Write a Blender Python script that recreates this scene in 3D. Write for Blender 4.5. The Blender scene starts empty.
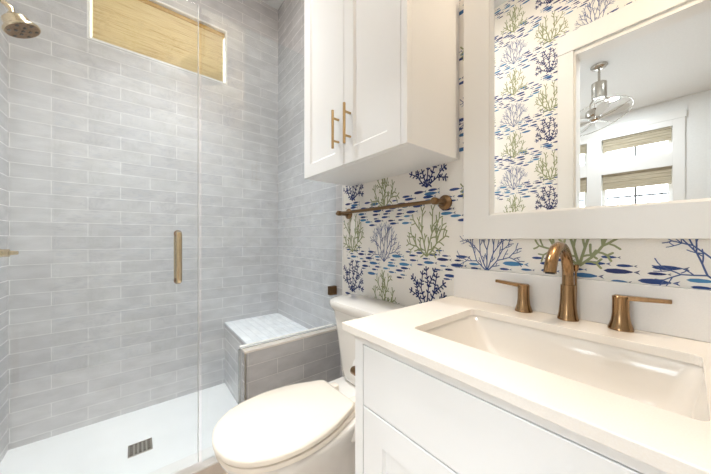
import bpy, bmesh, math, random
from mathutils import Vector, Matrix
PI = math.pi
S = bpy.context.scene
COL = S.collection

# ------------------------------------------------------------------ camera
cam_d = bpy.data.cameras.new('camera')
cam = bpy.data.objects.new('camera', cam_d); COL.objects.link(cam)
cam.location = (0.0, -0.9921, 1.117)
cam.rotation_euler = (PI/2, 0, math.radians(90 - 39.01))
cam_d.sensor_width = 36.0
cam_d.lens = 269.06/711*36
cam_d.shift_y = 2.0/711
cam_d.clip_start = 0.02
S.camera = cam

# ------------------------------------------------------------------ world, exposure
wd = bpy.data.worlds.new('sky'); S.world = wd; wd.use_nodes = True
nt = wd.node_tree; nt.nodes.clear()
bg = nt.nodes.new('ShaderNodeBackground'); wo = nt.nodes.new('ShaderNodeOutputWorld')
bg.inputs['Color'].default_value = (0.86, 0.93, 1.0, 1); bg.inputs['Strength'].default_value = 3.0
nt.links.new(bg.outputs[0], wo.inputs[0])
S.view_settings.view_transform = 'Standard'
S.view_settings.look = 'None'
S.view_settings.exposure = 0.34
S.view_settings.gamma = 1.0
S.cycles.use_denoising = True
S.cycles.max_bounces = 12
S.cycles.transparent_max_bounces = 16
S.cycles.caustics_reflective = False
S.cycles.caustics_refractive = False
S.cycles.sample_clamp_indirect = 6.0

def area(name, loc, rot, sx, sy, power, color, shape='RECTANGLE', spread=PI):
    d = bpy.data.lights.new(name, 'AREA'); d.shape = shape; d.size = sx
    if shape in ('RECTANGLE', 'ELLIPSE'): d.size_y = sy
    d.energy = power; d.color = color; d.spread = spread
    o = bpy.data.objects.new(name, d); COL.objects.link(o)
    o.location = loc; o.rotation_euler = rot
    return o
DAY = (0.86, 0.94, 1.0); NEUT = (1.0, 0.985, 0.96); WARM = (1.0, 0.80, 0.59)
# daylight outside the bedroom windows and the shower transom
area('bedroom_window_daylight', (-0.57, -5.85, 1.93), (PI/2, 0, 0), 0.95, 2.1, 45, DAY)
area('bedroom_window_daylight.001', (-1.62, -5.85, 1.93), (PI/2, 0, 0), 0.95, 2.1, 45, DAY)
area('transom_daylight', (-2.56, -0.83, 2.60), (0, PI/2, PI), 0.46, 0.82, 10, DAY)
# unseen dome, bowl, vanity and door cans are added to brighten the rooms
area('added_dome_fill', (-1.23, -0.74, 3.09), (0, 0, 0), 0.34, 0.34, 9.5, NEUT, 'DISK')  # unseen dome, added as the main fill of the bathroom
area('added_bowl_fill', (0.05, -0.50, 2.72), (PI, 0, 0), 0.30, 0.30, 6, WARM, 'DISK')  # added uplight, stands in for the warm vanity light
area('added_vanity_can_fill', (0.0, -0.075, 3.185), (0, 0, 0), 0.12, 0.12, 13.5, WARM, 'DISK')  # added can, warms the cabinet side and the counter
area('shower_can_light', (-1.62, -0.90, 3.185), (0, 0, 0), 0.15, 0.15, 10, (0.95, 0.98, 1.0), 'DISK', math.radians(80))
for x in (-0.35, 0.20):
    area('added_door_can_fill', (x, -2.28, 3.305), (0, 0, 0), 0.15, 0.15, 12.5, DAY, 'DISK', math.radians(110))  # added cans, light the vanity front through the doorway
for i, (x, y) in enumerate([(-0.744, -4.808), (0.8, -3.0), (-2.2, -3.0)]):  # first can shows in the mirror; the other two are added
    area('bedroom_can_light', (x, y, 3.305), (0, 0, 0), 0.15, 0.15, 16, (0.88, 0.95, 1.0), 'DISK')

# ------------------------------------------------------------------ material helpers
def srgb(r, g, b):
    f = lambda c: (c/255/12.92) if c/255 <= 0.04045 else ((c/255+0.055)/1.055)**2.4
    return (f(r), f(g), f(b), 1)
def mat(name, col, rough=0.5, metal=0.0, spec=0.5, coat=0.0):
    m = bpy.data.materials.new(name); m.use_nodes = True
    b = m.node_tree.nodes['Principled BSDF']
    b.inputs['Base Color'].default_value = col
    b.inputs['Roughness'].default_value = rough
    b.inputs['Metallic'].default_value = metal
    b.inputs['Specular IOR Level'].default_value = spec
    b.inputs['Coat Weight'].default_value = coat
    return m
def nodes(m): return m.node_tree.nodes, m.node_tree.links, m.node_tree.nodes['Principled BSDF']
def noise_tint(m, scale, c1, c2, bump=0.0, bump_dist=0.002, vscale=(1, 1, 1), detail=4.0, rough_var=None):
    N, L, b = nodes(m)
    geo = N.new('ShaderNodeNewGeometry'); mp = N.new('ShaderNodeMapping'); mp.inputs['Scale'].default_value = vscale
    L.new(geo.outputs['Position'], mp.inputs['Vector'])
    n = N.new('ShaderNodeTexNoise'); n.inputs['Scale'].default_value = scale; n.inputs['Detail'].default_value = detail
    L.new(mp.outputs[0], n.inputs['Vector'])
    r = N.new('ShaderNodeValToRGB'); r.color_ramp.elements[0].color = c1; r.color_ramp.elements[1].color = c2
    r.color_ramp.elements[0].position = 0.3; r.color_ramp.elements[1].position = 0.7
    L.new(n.outputs['Fac'], r.inputs['Fac']); L.new(r.outputs[0], b.inputs['Base Color'])
    if bump:
        bp = N.new('ShaderNodeBump'); bp.inputs['Strength'].default_value = bump; bp.inputs['Distance'].default_value = bump_dist
        L.new(n.outputs['Fac'], bp.inputs['Height']); L.new(bp.outputs[0], b.inputs['Normal'])
    return m

def tile_mat(name, ua, va, uo, vo, w, h, c1, c2, grout, mortar=0.0014, rough=0.18, wave=0.35):
    """running-bond glazed tile laid along world axes ua (courses) and va (height)"""
    m = mat(name, c1, rough); N, L, b = nodes(m)
    geo = N.new('ShaderNodeNewGeometry'); sp = N.new('ShaderNodeSeparateXYZ'); L.new(geo.outputs['Position'], sp.inputs[0])
    cb = N.new('ShaderNodeCombineXYZ')
    for ax, off, k in ((ua, uo, 0), (va, vo, 1)):
        a = N.new('ShaderNodeMath'); a.operation = 'ADD'; a.inputs[1].default_value = off
        L.new(sp.outputs[ax], a.inputs[0]); L.new(a.outputs[0], cb.inputs[k])
    br = N.new('ShaderNodeTexBrick'); br.offset = 0.5; br.offset_frequency = 2; br.squash = 1.0
    br.inputs['Color1'].default_value = c1; br.inputs['Color2'].default_value = c2; br.inputs['Mortar'].default_value = grout
    br.inputs['Scale'].default_value = 1.0; br.inputs['Mortar Size'].default_value = mortar
    br.inputs['Mortar Smooth'].default_value = 0.1; br.inputs['Bias'].default_value = 0.0
    br.inputs['Brick Width'].default_value = w; br.inputs['Row Height'].default_value = h
    L.new(cb.outputs[0], br.inputs['Vector'])
    n = N.new('ShaderNodeTexNoise'); n.inputs['Scale'].default_value = 9.0; n.inputs['Detail'].default_value = 3.0
    mp = N.new('ShaderNodeMapping'); mp.inputs['Scale'].default_value = (1, 2.2, 1)
    L.new(cb.outputs[0], mp.inputs[0]); L.new(mp.outputs[0], n.inputs['Vector'])
    mr = N.new('ShaderNodeMapRange'); mr.inputs['From Min'].default_value = 0.3; mr.inputs['From Max'].default_value = 0.7
    mr.inputs['To Min'].default_value = 0.90; mr.inputs['To Max'].default_value = 1.08
    L.new(n.outputs['Fac'], mr.inputs['Value'])
    mx = N.new('ShaderNodeMix'); mx.data_type = 'RGBA'; mx.blend_type = 'MULTIPLY'; mx.inputs['Factor'].default_value = 1.0
    L.new(br.outputs['Color'], mx.inputs['A']); L.new(mr.outputs[0], mx.inputs['B'])
    L.new(mx.outputs['Result'], b.inputs['Base Color'])
    # surface: grout sits lower, glaze slightly wavy
    n2 = N.new('ShaderNodeTexNoise'); n2.inputs['Scale'].default_value = 14.0; n2.inputs['Detail'].default_value = 1.5
    L.new(mp.outputs[0], n2.inputs['Vector'])
    h1 = N.new('ShaderNodeMath'); h1.operation = 'MULTIPLY'; h1.inputs[1].default_value = wave; L.new(n2.outputs['Fac'], h1.inputs[0])
    h2 = N.new('ShaderNodeMath'); h2.operation = 'SUBTRACT'; L.new(h1.outputs[0], h2.inputs[0]); L.new(br.outputs['Fac'], h2.inputs[1])
    bp = N.new('ShaderNodeBump'); bp.inputs['Strength'].default_value = 0.6; bp.inputs['Distance'].default_value = 0.0015
    L.new(h2.outputs[0], bp.inputs['Height']); L.new(bp.outputs[0], b.inputs['Normal'])
    rr = N.new('ShaderNodeMapRange'); rr.inputs['To Min'].default_value = rough; rr.inputs['To Max'].default_value = 0.7
    L.new(br.outputs['Fac'], rr.inputs['Value']); L.new(rr.outputs[0], b.inputs['Roughness'])
    return m

T1, T2, TG = srgb(211, 210, 211), srgb(200, 199, 201), srgb(240, 238, 236)
TW, TH = 0.3075, 0.0815
M = {}
M['tile_window'] = tile_mat('glazed_grey_tile_window', 'Y', 'Z', 1.385, 0.007, TW, TH, T1, T2, TG)
M['tile_end'] = tile_mat('glazed_grey_tile_end', 'X', 'Z', 2.348, 0.007, TW, TH, T1, T2, TG)
M['tile_knee'] = tile_mat('glazed_grey_tile_low', 'Y', 'Z', 0.410+TW, 0.007+0.001, TW, TH, T1, T2, TG)
M['tile_floor'] = tile_mat('beige_floor_tile', 'Y', 'X', 0.2, 0.1, 0.6, 0.15, srgb(236, 225, 214), srgb(228, 216, 205), srgb(216, 206, 196), 0.002, 0.35, 0.05)
M['mosaic'] = tile_mat('white_stone_mosaic', 'X', 'Y', 0.02, 0.0, 0.10, 0.05, srgb(243, 244, 245), srgb(234, 236, 239), srgb(208, 212, 216), 0.0016, 0.3, 0.05)
M['pan'] = noise_tint(mat('white_shower_pan', srgb(240, 241, 241), 0.35), 6, srgb(238, 239, 239), srgb(244, 245, 245), 0.03)
M['wall_white'] = noise_tint(mat('white_wall_paint', srgb(238, 238, 236), 0.6), 40, srgb(236, 236, 234), srgb(240, 240, 238), 0.05, 0.0005)
M['ceiling'] = noise_tint(mat('ceiling_paint', srgb(240, 240, 238), 0.7), 60, srgb(238, 238, 236), srgb(242, 242, 240), 0.06, 0.0005)
M['trim'] = mat('white_trim_paint', srgb(240, 239, 236), 0.35)
M['cab'] = mat('white_cabinet_lacquer', srgb(242, 242, 241), 0.28)
M['paper'] = noise_tint(mat('wallpaper_ground', srgb(243, 239, 232), 0.6), 300, srgb(241, 237, 230), srgb(246, 242, 236), 0.08, 0.0003)
M['p_navy'] = mat('print_navy', srgb(30, 44, 100), 0.6)
M['p_slate'] = mat('print_slate_blue', srgb(74, 94, 144), 0.6)
M['p_blue'] = mat('print_blue', srgb(58, 110, 160), 0.6)
M['p_green'] = mat('print_sage_green', srgb(152, 158, 118), 0.6)
M['p_fish'] = mat('print_fish_blue', srgb(36, 66, 128), 0.6)
M['p_fish2'] = mat('print_fish_light_blue', srgb(70, 132, 178), 0.6)
M['porcelain'] = mat('porcelain', srgb(243, 239, 233), 0.08, coat=0.3)
M['seat'] = mat('toilet_seat_plastic', srgb(243, 234, 221), 0.16)
M['quartz_white'] = noise_tint(mat('white_quartz_strip', srgb(242, 240, 238), 0.16), 500, srgb(241, 239, 237), srgb(245, 243, 241))
M['quartz'] = noise_tint(mat('white_quartz_warm_lit', srgb(248, 242, 234), 0.14), 500, srgb(247, 240, 231), srgb(250, 245, 238))  # same stone as the backsplash; warm light from above put into the tint
M['bronze'] = noise_tint(mat('champagne_bronze', srgb(158, 124, 90), 0.2, 1.0), 400, srgb(154, 122, 88), srgb(166, 134, 98), 0.02, 0.0003, (1, 1, 0.05))
M['bronze_dark'] = noise_tint(mat('aged_bronze', srgb(128, 100, 72), 0.32, 1.0), 300, srgb(122, 95, 67), srgb(136, 108, 79))
M['gold_pull'] = noise_tint(mat('satin_gold', srgb(190, 158, 112), 0.32, 1.0), 300, srgb(186, 154, 108), srgb(196, 166, 122))
M['nickel_warm'] = noise_tint(mat('warm_nickel', srgb(208, 188, 156), 0.2, 1.0), 300, srgb(203, 183, 151), srgb(214, 196, 166))
M['nickel'] = mat('brushed_nickel', srgb(200, 196, 188), 0.25, 1.0)
M['chrome'] = mat('chrome', srgb(225, 225, 225), 0.12, 1.0)
M['muntin'] = mat('backlit_white_muntin', srgb(120, 122, 126), 0.5)  # white muntins; their backlit shade is put into this grey
M['dark'] = mat('dark_rubber', srgb(60, 52, 44), 0.5)
M['paper_roll'] = mat('tissue_paper', srgb(245, 244, 242), 0.9)
M['blade'] = mat('pale_fan_blade', srgb(214, 214, 208), 0.3)
M['wood'] = tile_mat('oak_floor_boards', 'Y', 'X', 0.0, 0.0, 1.4, 0.13, srgb(176, 142, 108), srgb(160, 126, 92), srgb(110, 84, 60), 0.001, 0.35, 0.05)
m = mat('mirror_silver', (0.93, 0.94, 0.93, 1), 0.0, 1.0); M['mirror'] = m

def glass_mat(name, tint, rough=0.0):
    m = bpy.data.materials.new(name); m.use_nodes = True
    N, L = m.node_tree.nodes, m.node_tree.links; N.clear()
    o = N.new('ShaderNodeOutputMaterial'); mx = N.new('ShaderNodeMixShader')
    tr = N.new('ShaderNodeBsdfTransparent'); tr.inputs[0].default_value = tint
    gl = N.new('ShaderNodeBsdfGlossy'); gl.inputs['Roughness'].default_value = rough
    fr = N.new('ShaderNodeFresnel'); fr.inputs['IOR'].default_value = 1.5
    ge = N.new('ShaderNodeNewGeometry'); iv = N.new('ShaderNodeMath'); iv.operation = 'MULTIPLY'
    # the back face of each pane sees the same air-glass step as the front
    ior = N.new('ShaderNodeMix'); ior.inputs['A'].default_value = 1.5; ior.inputs['B'].default_value = 1/1.5
    L.new(ge.outputs['Backfacing'], ior.inputs['Factor']); L.new(ior.outputs['Result'], fr.inputs['IOR'])
    L.new(fr.outputs[0], mx.inputs[0]); L.new(tr.outputs[0], mx.inputs[1]); L.new(gl.outputs[0], mx.inputs[2])
    L.new(mx.outputs[0], o.inputs[0]); return m
M['glass'] = glass_mat('clear_shower_glass', (0.955, 0.978, 0.984, 1))
M['win_glass'] = glass_mat('window_glass', (0.97, 0.98, 0.98, 1))
M['seal'] = mat('clear_vinyl_seal', srgb(226, 232, 233), 0.2); M['seal'].node_tree.nodes['Principled BSDF'].inputs['Alpha'].default_value = 0.4

def shade_mat(name, c1, c2, cd, axis='Y', transl=0.45):
    """woven bamboo: fine horizontal reeds with darker streaks"""
    m = mat(name, c1, 0.7); N, L, b = nodes(m)
    geo = N.new('ShaderNodeNewGeometry'); mp = N.new('ShaderNodeMapping')
    mp.inputs['Scale'].default_value = (6, 6, 220)
    L.new(geo.outputs['Position'], mp.inputs[0])
    n = N.new('ShaderNodeTexNoise'); n.inputs['Scale'].default_value = 1.0; n.inputs['Detail'].default_value = 4.0
    L.new(mp.outputs[0], n.inputs['Vector'])
    r = N.new('ShaderNodeValToRGB'); e = r.color_ramp.elements
    e[0].position = 0.28; e[0].color = cd; e[1].position = 0.62; e[1].color = c1
    x = e.new(0.42); x.color = c2
    L.new(n.outputs['Fac'], r.inputs[0]); L.new(r.outputs[0], b.inputs['Base Color'])
    bp = N.new('ShaderNodeBump'); bp.inputs['Strength'].default_value = 0.4; bp.inputs['Distance'].default_value = 0.002
    L.new(n.outputs['Fac'], bp.inputs['Height']); L.new(bp.outputs[0], b.inputs['Normal'])
    t = N.new('ShaderNodeBsdfTranslucent'); L.new(r.outputs[0], t.inputs[0])
    mx = N.new('ShaderNodeMixShader'); mx.inputs[0].default_value = transl
    o = N['Material Output']
    L.new(b.outputs[0], mx.inputs[1]); L.new(t.outputs[0], mx.inputs[2]); L.new(mx.outputs[0], o.inputs[0])
    return m
M['bamboo'] = shade_mat('woven_bamboo', srgb(232, 214, 174), srgb(222, 200, 156), srgb(188, 158, 112), transl=0.35)
M['hem'] = mat('bamboo_hem', srgb(186, 148, 78), 0.7)
M['bamboo_grey'] = shade_mat('woven_grass', srgb(204, 194, 172), srgb(186, 174, 150), srgb(150, 138, 114), transl=0.12)
m = bpy.data.materials.new('lit_lens'); m.use_nodes = True
b_ = m.node_tree.nodes['Principled BSDF']; b_.inputs['Emission Color'].default_value = (1, 0.98, 0.94, 1); b_.inputs['Emission Strength'].default_value = 3; M['lens'] = m

# ------------------------------------------------------------------ geometry helpers
def org(o):
    v = Vector((0, 0, 0))
    while o: v = v + Vector(o.location); o = o.parent
    return v
def obj(name, bm, m, parent=None, kind=None, smooth=None, origin=None):
    """links a bmesh authored in room coordinates as ONE mesh object"""
    mats = m if isinstance(m, (list, tuple)) else [m]
    bmesh.ops.recalc_face_normals(bm, faces=bm.faces[:])
    me = bpy.data.meshes.new(name)
    o = bpy.data.objects.new(name, me); COL.objects.link(o)
    if parent is not None:
        base = org(parent); o.parent = parent
    elif origin is not None:
        base = Vector(origin); o.location = base
    else:
        base = Vector((0, 0, 0))
    bmesh.ops.translate(bm, verts=bm.verts[:], vec=-base)
    bm.to_mesh(me); bm.free()
    for mm in mats: me.materials.append(mm)
    if smooth is not None:
        for p in me.polygons: p.use_smooth = True
        try: me.set_sharp_from_angle(angle=math.radians(smooth))
        except Exception: pass
    if kind: o['kind'] = kind
    return o
def tag(o, label, cat, group=None):
    o['label'] = label; o['category'] = cat
    if group: o['group'] = group
    return o
def thing(name, loc, label, cat, group=None):
    o = bpy.data.objects.new(name, None); COL.objects.link(o); o.location = loc
    o.empty_display_size = 0.05
    return tag(o, label, cat, group)
def copy_tree(o, parent=None):
    c = o.copy(); COL.objects.link(c)
    if parent is not None: c.parent = parent
    for ch in list(o.children): copy_tree(ch, c)
    return c
def B(): return bmesh.new()
def box(bm, x0, x1, y0, y1, z0, z1, bev=0.0, seg=2, mi=0):
    vs = [bm.verts.new((x, y, z)) for x in (x0, x1) for y in (y0, y1) for z in (z0, z1)]
    idx = [(0, 1, 3, 2), (4, 6, 7, 5), (0, 4, 5, 1), (2, 3, 7, 6), (0, 2, 6, 4), (1, 5, 7, 3)]
    fs = [bm.faces.new([vs[i] for i in f]) for f in idx]
    for f in fs: f.material_index = mi
    if bev > 0:
        es = {e for f in fs for e in f.edges}
        bmesh.ops.bevel(bm, geom=list(es), offset=bev, segments=seg, profile=0.5, affect='EDGES')
    return bm
def frame_dir(d):
    d = Vector(d).normalized()
    u = d.orthogonal().normalized(); return u, d.cross(u)
def tube(bm, pts, rad, seg=16, cap=True):
    pts = [Vector(p) for p in pts]; n = len(pts)
    rad = rad if isinstance(rad, (list, tuple)) else [rad]*n
    rings = []; u = None
    for i, p in enumerate(pts):
        d = (pts[min(i+1, n-1)] - pts[max(i-1, 0)]).normalized()
        if u is None: u = d.orthogonal().normalized()
        u = (u - d*u.dot(d)).normalized(); v = d.cross(u)
        rings.append([bm.verts.new(p + (u*math.cos(a) + v*math.sin(a))*rad[i]) for a in [2*PI*k/seg for k in range(seg)]])
    for a, b in zip(rings, rings[1:]):
        for k in range(seg): bm.faces.new((a[k], a[(k+1) % seg], b[(k+1) % seg], b[k]))
    if cap: bm.faces.new(rings[0][::-1]); bm.faces.new(rings[-1])
    return bm
def lathe(bm, prof, base, axis=(0, 0, 1), seg=32):
    """profile (radius, distance along axis)"""
    d = Vector(axis).normalized(); u, v = frame_dir(d); base = Vector(base); rings = []
    for r, h in prof:
        if r < 1e-6: rings.append([bm.verts.new(base + d*h)])
        else: rings.append([bm.verts.new(base + d*h + (u*math.cos(2*PI*k/seg) + v*math.sin(2*PI*k/seg))*r) for k in range(seg)])
    for a, b in zip(rings, rings[1:]):
        for k in range(seg):
            k2 = (k+1) % seg
            if len(a) == 1 and len(b) == 1: continue
            if len(a) == 1: bm.faces.new((a[0], b[k2], b[k]))
            elif len(b) == 1: bm.faces.new((a[k], a[k2], b[0]))
            else: bm.faces.new((a[k], a[k2], b[k2], b[k]))
    if len(rings[0]) > 1: bm.faces.new(rings[0][::-1])
    if len(rings[-1]) > 1: bm.faces.new(rings[-1])
    return bm
def loft(bm, loops, cap0=True, cap1=True):
    rs = [[bm.verts.new(p) for p in lp] for lp in loops]; n = len(rs[0])
    for a, b in zip(rs, rs[1:]):
        for k in range(n): bm.faces.new((a[k], a[(k+1) % n], b[(k+1) % n], b[k]))
    if cap0: bm.faces.new(rs[0][::-1])
    if cap1: bm.faces.new(rs[-1])
    return bm
def rrect(x0, x1, y0, y1, r, z, n=6):
    pts = []
    for cx, cy, a0 in ((x1-r, y1-r, 0), (x0+r, y1-r, 90), (x0+r, y0+r, 180), (x1-r, y0+r, 270)):
        for k in range(n+1):
            a = math.radians(a0 + 90*k/n); pts.append((cx + r*math.cos(a), cy + r*math.sin(a), z))
    return pts

# ------------------------------------------------------------------ wallpaper print
def coral_shapes(kind, rng):
    """ribbons [(points, width0, width1)] of one coral fan, base at (0,0), about 1 high and 1 wide"""
    out = []
    def step(p, a, ln): return (p[0] + math.sin(math.radians(a))*ln, p[1] + math.cos(math.radians(a))*ln)
    def seg(p, ang, ln, w, bend):
        pts = [p]; a = ang
        for i in range(4):
            a += bend/4 + rng.uniform(-5, 5); p = step(p, a, ln/4); pts.append(p)
        return pts, a
    def branch(p, ang, ln, w, depth, bend):
        pts, a = seg(p, ang, ln, w, bend); out.append((pts, w, w*0.85))
        sd = rng.choice((-1, 1))
        if kind == 'green':
            for f in ((1, 2, 3, 4) if depth else (1, 3)):
                stub(pts[f], a + sd*rng.uniform(40, 60), rng.uniform(0.10, 0.15), w*0.85, True); sd = -sd
        elif kind == 'navy':
            for f in (1, 2, 3, 4):
                for q in (-1, 1):
                    if rng.random() < 0.75: stub(pts[f], a + q*rng.uniform(50, 75), rng.uniform(0.05, 0.075), w*1.15, False)
        else:
            for f in (2,):
                q, b = seg(pts[f], a + sd*rng.uniform(34, 52), rng.uniform(0.12, 0.20), w, -sd*20); out.append((q, w*0.8, w*0.6)); sd = -sd
                stub(q[2], b + sd*45, 0.06, w*0.7, False)
        if depth == 0:
            sp = {'green': (-34, 34), 'navy': (-55, 0, 55), 'thin': (-26, 26)}[kind]
            for da in sp: stub(pts[-1], a + da, {'green': 0.10, 'navy': 0.075, 'thin': 0.11}[kind]*rng.uniform(0.85, 1.15), w*0.9 if kind != 'navy' else w*1.15, False)
            return
        k = 0.80 if kind != 'navy' else 0.72
        for da in (-1, 1): branch(pts[-1], a + da*rng.uniform(20, 34), ln*k*rng.uniform(0.85, 1.1), w*0.84, depth-1, da*rng.uniform(-14, 10))
    def stub(p, a, ln, w, fork):
        q = step(p, a, ln); m = step(p, a - 6, ln*0.5); out.append(([p, m, q], w*0.85, w*0.95))
        if fork and rng.random() < 0.6:
            for da in (-36, 36): r = step(q, a + da, ln*0.55); out.append(([q, r], w*0.85, w*0.9))
    if kind == 'navy':
        for a, l in ((-58, 0.34), (-24, 0.42), (8, 0.44), (38, 0.40), (64, 0.32)): branch((0, 0), a, l, 0.034, 1, -a*0.15)
    elif kind == 'thin':
        for a, l in ((-66, 0.30), (-36, 0.34), (-6, 0.36), (26, 0.34), (60, 0.30)): branch((0, 0), a, l, 0.020, 2, -a*0.15)
    else:
        for a, l in ((-64, 0.36), (-22, 0.40), (18, 0.40), (62, 0.36)): branch((0, 0), a, l, 0.033, 1, -a*0.2)
    xs = sorted(q[0] for s in out for q in s[0]); ys = [q[1] for s in out for q in s[0]]
    sx = 0.52/max(xs[-1], -xs[0]); sy = 1.0/max(ys)
    return [([(x*sx, y*sy) for x, y in p], a, b) for p, a, b in out]
rng0 = random.Random(11)
CORAL = {k: [coral_shapes(k, rng0) for _ in range(2)] for k in ('navy', 'thin', 'green')}
PU, PV = 0.528, 0.540                     # repeat of the paper
UA, UB = -0.989, -0.725                   # the two coral columns
CORALS = [(UA, 1.000, 'thin', 0.235, 0.205, 2), (UA, 0.735, 'green', 0.20, 0.22, 3), (UB, 1.040, 'green', 0.22, 0.225, 3), (UB, 0.805, 'navy', 0.20, 0.19, 1)]
rng1 = random.Random(5); FISH = []
def fish_ok(u, v, ln):
    for cu, cv, k, w, h, _ in CORALS:
        for du in (-PU, 0, PU):
            for dv in (-PV, 0, PV):
                x, y = (u - cu - du)/(w*0.5), (v - cv - dv - h*0.55)/(h*0.5)
                if x*x + y*y < 0.98 and not (y < -0.85): return False
                if abs(u - cu - du) < 0.03 and -0.005 < v - cv - dv < h*0.3: return False
    for a, b, l2 in FISH:
        for du in (-PU, 0, PU):
            for dv in (-PV, 0, PV):
                if abs(v - b - dv) < 0.0125 and abs(u - a - du) < (ln + l2)*0.5 + 0.008: return False
    return True
for _ in range(6000):
    u, v, ln = rng1.uniform(UA-0.13, UA-0.13+PU), rng1.uniform(0.70, 0.70+PV), rng1.choice((0.04, 0.05, 0.06, 0.07, 0.082))
    t = abs(((u - UA)/PU + 0.5) % 1 - 0.5)*2          # 0 at one coral column, 1 at the other
    near = min(abs(((v - c - 0.04*t) + PV/2) % PV - PV/2) for c in (0.975, 1.238))
    if near < 0.070 - 0.020*rng1.random() and len(FISH) < 118 and fish_ok(u, v, ln): FISH.append((u, v, ln))
MATS_PAPER = ['paper', 'p_navy', 'p_slate', 'p_green', 'p_fish', 'p_blue', 'p_fish2']
def wallpaper(bm, P, u0, u1, v0, v1, lift=0.0004, skip=None):
    """prints corals and fish shoals on the paper; P(u, v, lift) gives the room point"""
    def poly(pts, l, mi):
        if any(not (u0 <= a <= u1 and v0 <= b <= v1) for a, b in pts): return
        if skip and any(skip(a, b) for a, b in pts): return
        f = bm.faces.new([bm.verts.new(P(a, b, l)) for a, b in pts]); f.material_index = mi
    for iu in range(math.floor((u0-UA)/PU)-1, math.ceil((u1-UA)/PU)+2):
        for iv in range(math.floor((v0-0.74)/PV)-1, math.ceil((v1-0.74)/PV)+2):
            for n, (cu, cv, k, w, h, mi) in enumerate(CORALS):
                bu, bv = cu + iu*PU, cv + iv*PV
                if not (u0-0.15 < bu < u1+0.15 and v0-0.25 < bv < v1+0.02): continue
                for ri, (pts, wa, wb) in enumerate(CORAL[k][n % 2]):
                    lf = lift*1.6 + ri*0.000006
                    q = [(bu + x*w, bv + y*h) for x, y in pts]; m_ = len(q)
                    ns = []
                    for i in range(m_):
                        a, b = q[max(i-1, 0)], q[min(i+1, m_-1)]
                        d = math.hypot(b[0]-a[0], b[1]-a[1]) or 1; ns.append((-(b[1]-a[1])/d, (b[0]-a[0])/d))
                    ws = [0.5*h*(wa + (wb-wa)*i/(m_-1)) for i in range(m_)]
                    for i in range(m_-1):
                        (x0, y0), (x1, y1) = q[i], q[i+1]
                        poly([(x0+ns[i][0]*ws[i], y0+ns[i][1]*ws[i]), (x0-ns[i][0]*ws[i], y0-ns[i][1]*ws[i]),
                              (x1-ns[i+1][0]*ws[i+1], y1-ns[i+1][1]*ws[i+1]), (x1+ns[i+1][0]*ws[i+1], y1+ns[i+1][1]*ws[i+1])], lf, mi)
                    # rounded tip
                    (x, y), wv = q[-1], ws[-1]
                    poly([(x + wv*math.cos(t*PI/3), y + wv*math.sin(t*PI/3)) for t in range(6)], lf + 0.000003, mi)
            for j, (a, b, ln) in enumerate(FISH):
                fu, fv = a + iu*PU, b + iv*PV
                if not (u0-0.1 < fu < u1+0.1 and v0 < fv < v1): continue
                mi = (4, 4, 5, 4, 1, 4, 6)[j % 7]
                hh = ln*0.095
                xs = [(-0.5, 0), (-0.38, 0.75), (-0.15, 1), (0.1, 0.8), (0.3, 0.22), (0.3, -0.22), (0.1, -0.8), (-0.15, -1), (-0.38, -0.75)]
                poly([(fu + x*ln, fv + y*hh) for x, y in xs], lift, mi)
                poly([(fu + x*ln, fv + y*hh) for x, y in ((0.32, 0), (0.5, 0.85), (0.44, 0.05))], lift, 1 if j % 4 == 0 else mi)
                poly([(fu + x*ln, fv + y*hh) for x, y in ((0.32, 0), (0.44, -0.05), (0.5, -0.85))], lift, 1 if j % 4 == 0 else mi)
PM = [M[k] for k in MATS_PAPER]

# ------------------------------------------------------------------ room shell
W, G = -2.348, -1.424             # shower window wall, plane of the glass
YF = -1.545                       # wall with the doorway
XR = 0.42                         # right wall
ZC = 3.20                         # ceiling
ZS = -0.043                       # shower floor
XT = -1.348                       # where tile meets wallpaper
# window wall with its transom opening
WY0, WY1, WZ0, WZ1 = -1.236, -0.428, 2.366, 2.80
bm = B()
box(bm, W-0.16, W, YF-0.12, 0.12, ZS-0.1, WZ0); box(bm, W-0.16, W, YF-0.12, 0.12, WZ1, ZC)
box(bm, W-0.16, W, YF-0.12, WY0, WZ0, WZ1); box(bm, W-0.16, W, WY1, 0.12, WZ0, WZ1)
obj('wall_left', bm, M['tile_window'], kind='structure')
bm = B(); t_ = 0.012
box(bm, W-0.155, W+0.002, WY0, WY0+t_, WZ0, WZ1); box(bm, W-0.155, W+0.002, WY1-t_, WY1, WZ0, WZ1)
box(bm, W-0.155, W+0.002, WY0+t_, WY1-t_, WZ0, WZ0+t_); box(bm, W-0.155, W+0.002, WY0+t_, WY1-t_, WZ1-t_, WZ1)
win = obj('window_1', bm, M['trim'], kind='structure')
bm = B()
for a in (WY0+t_, WY1-t_-0.035): box(bm, W-0.15, W-0.11, a, a+0.035, WZ0+t_, WZ1-t_)
for a in (WZ0+t_, WZ1-t_-0.035): box(bm, W-0.15, W-0.11, WY0+t_+0.035, WY1-t_-0.035, a, a+0.035)
obj('window_frame', bm, M['trim'], win)
bm = B(); box(bm, W-0.135, W-0.13, WY0+0.04, WY1-0.04, WZ0+0.04, WZ1-0.04); obj('window_pane', bm, M['win_glass'], win)
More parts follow.
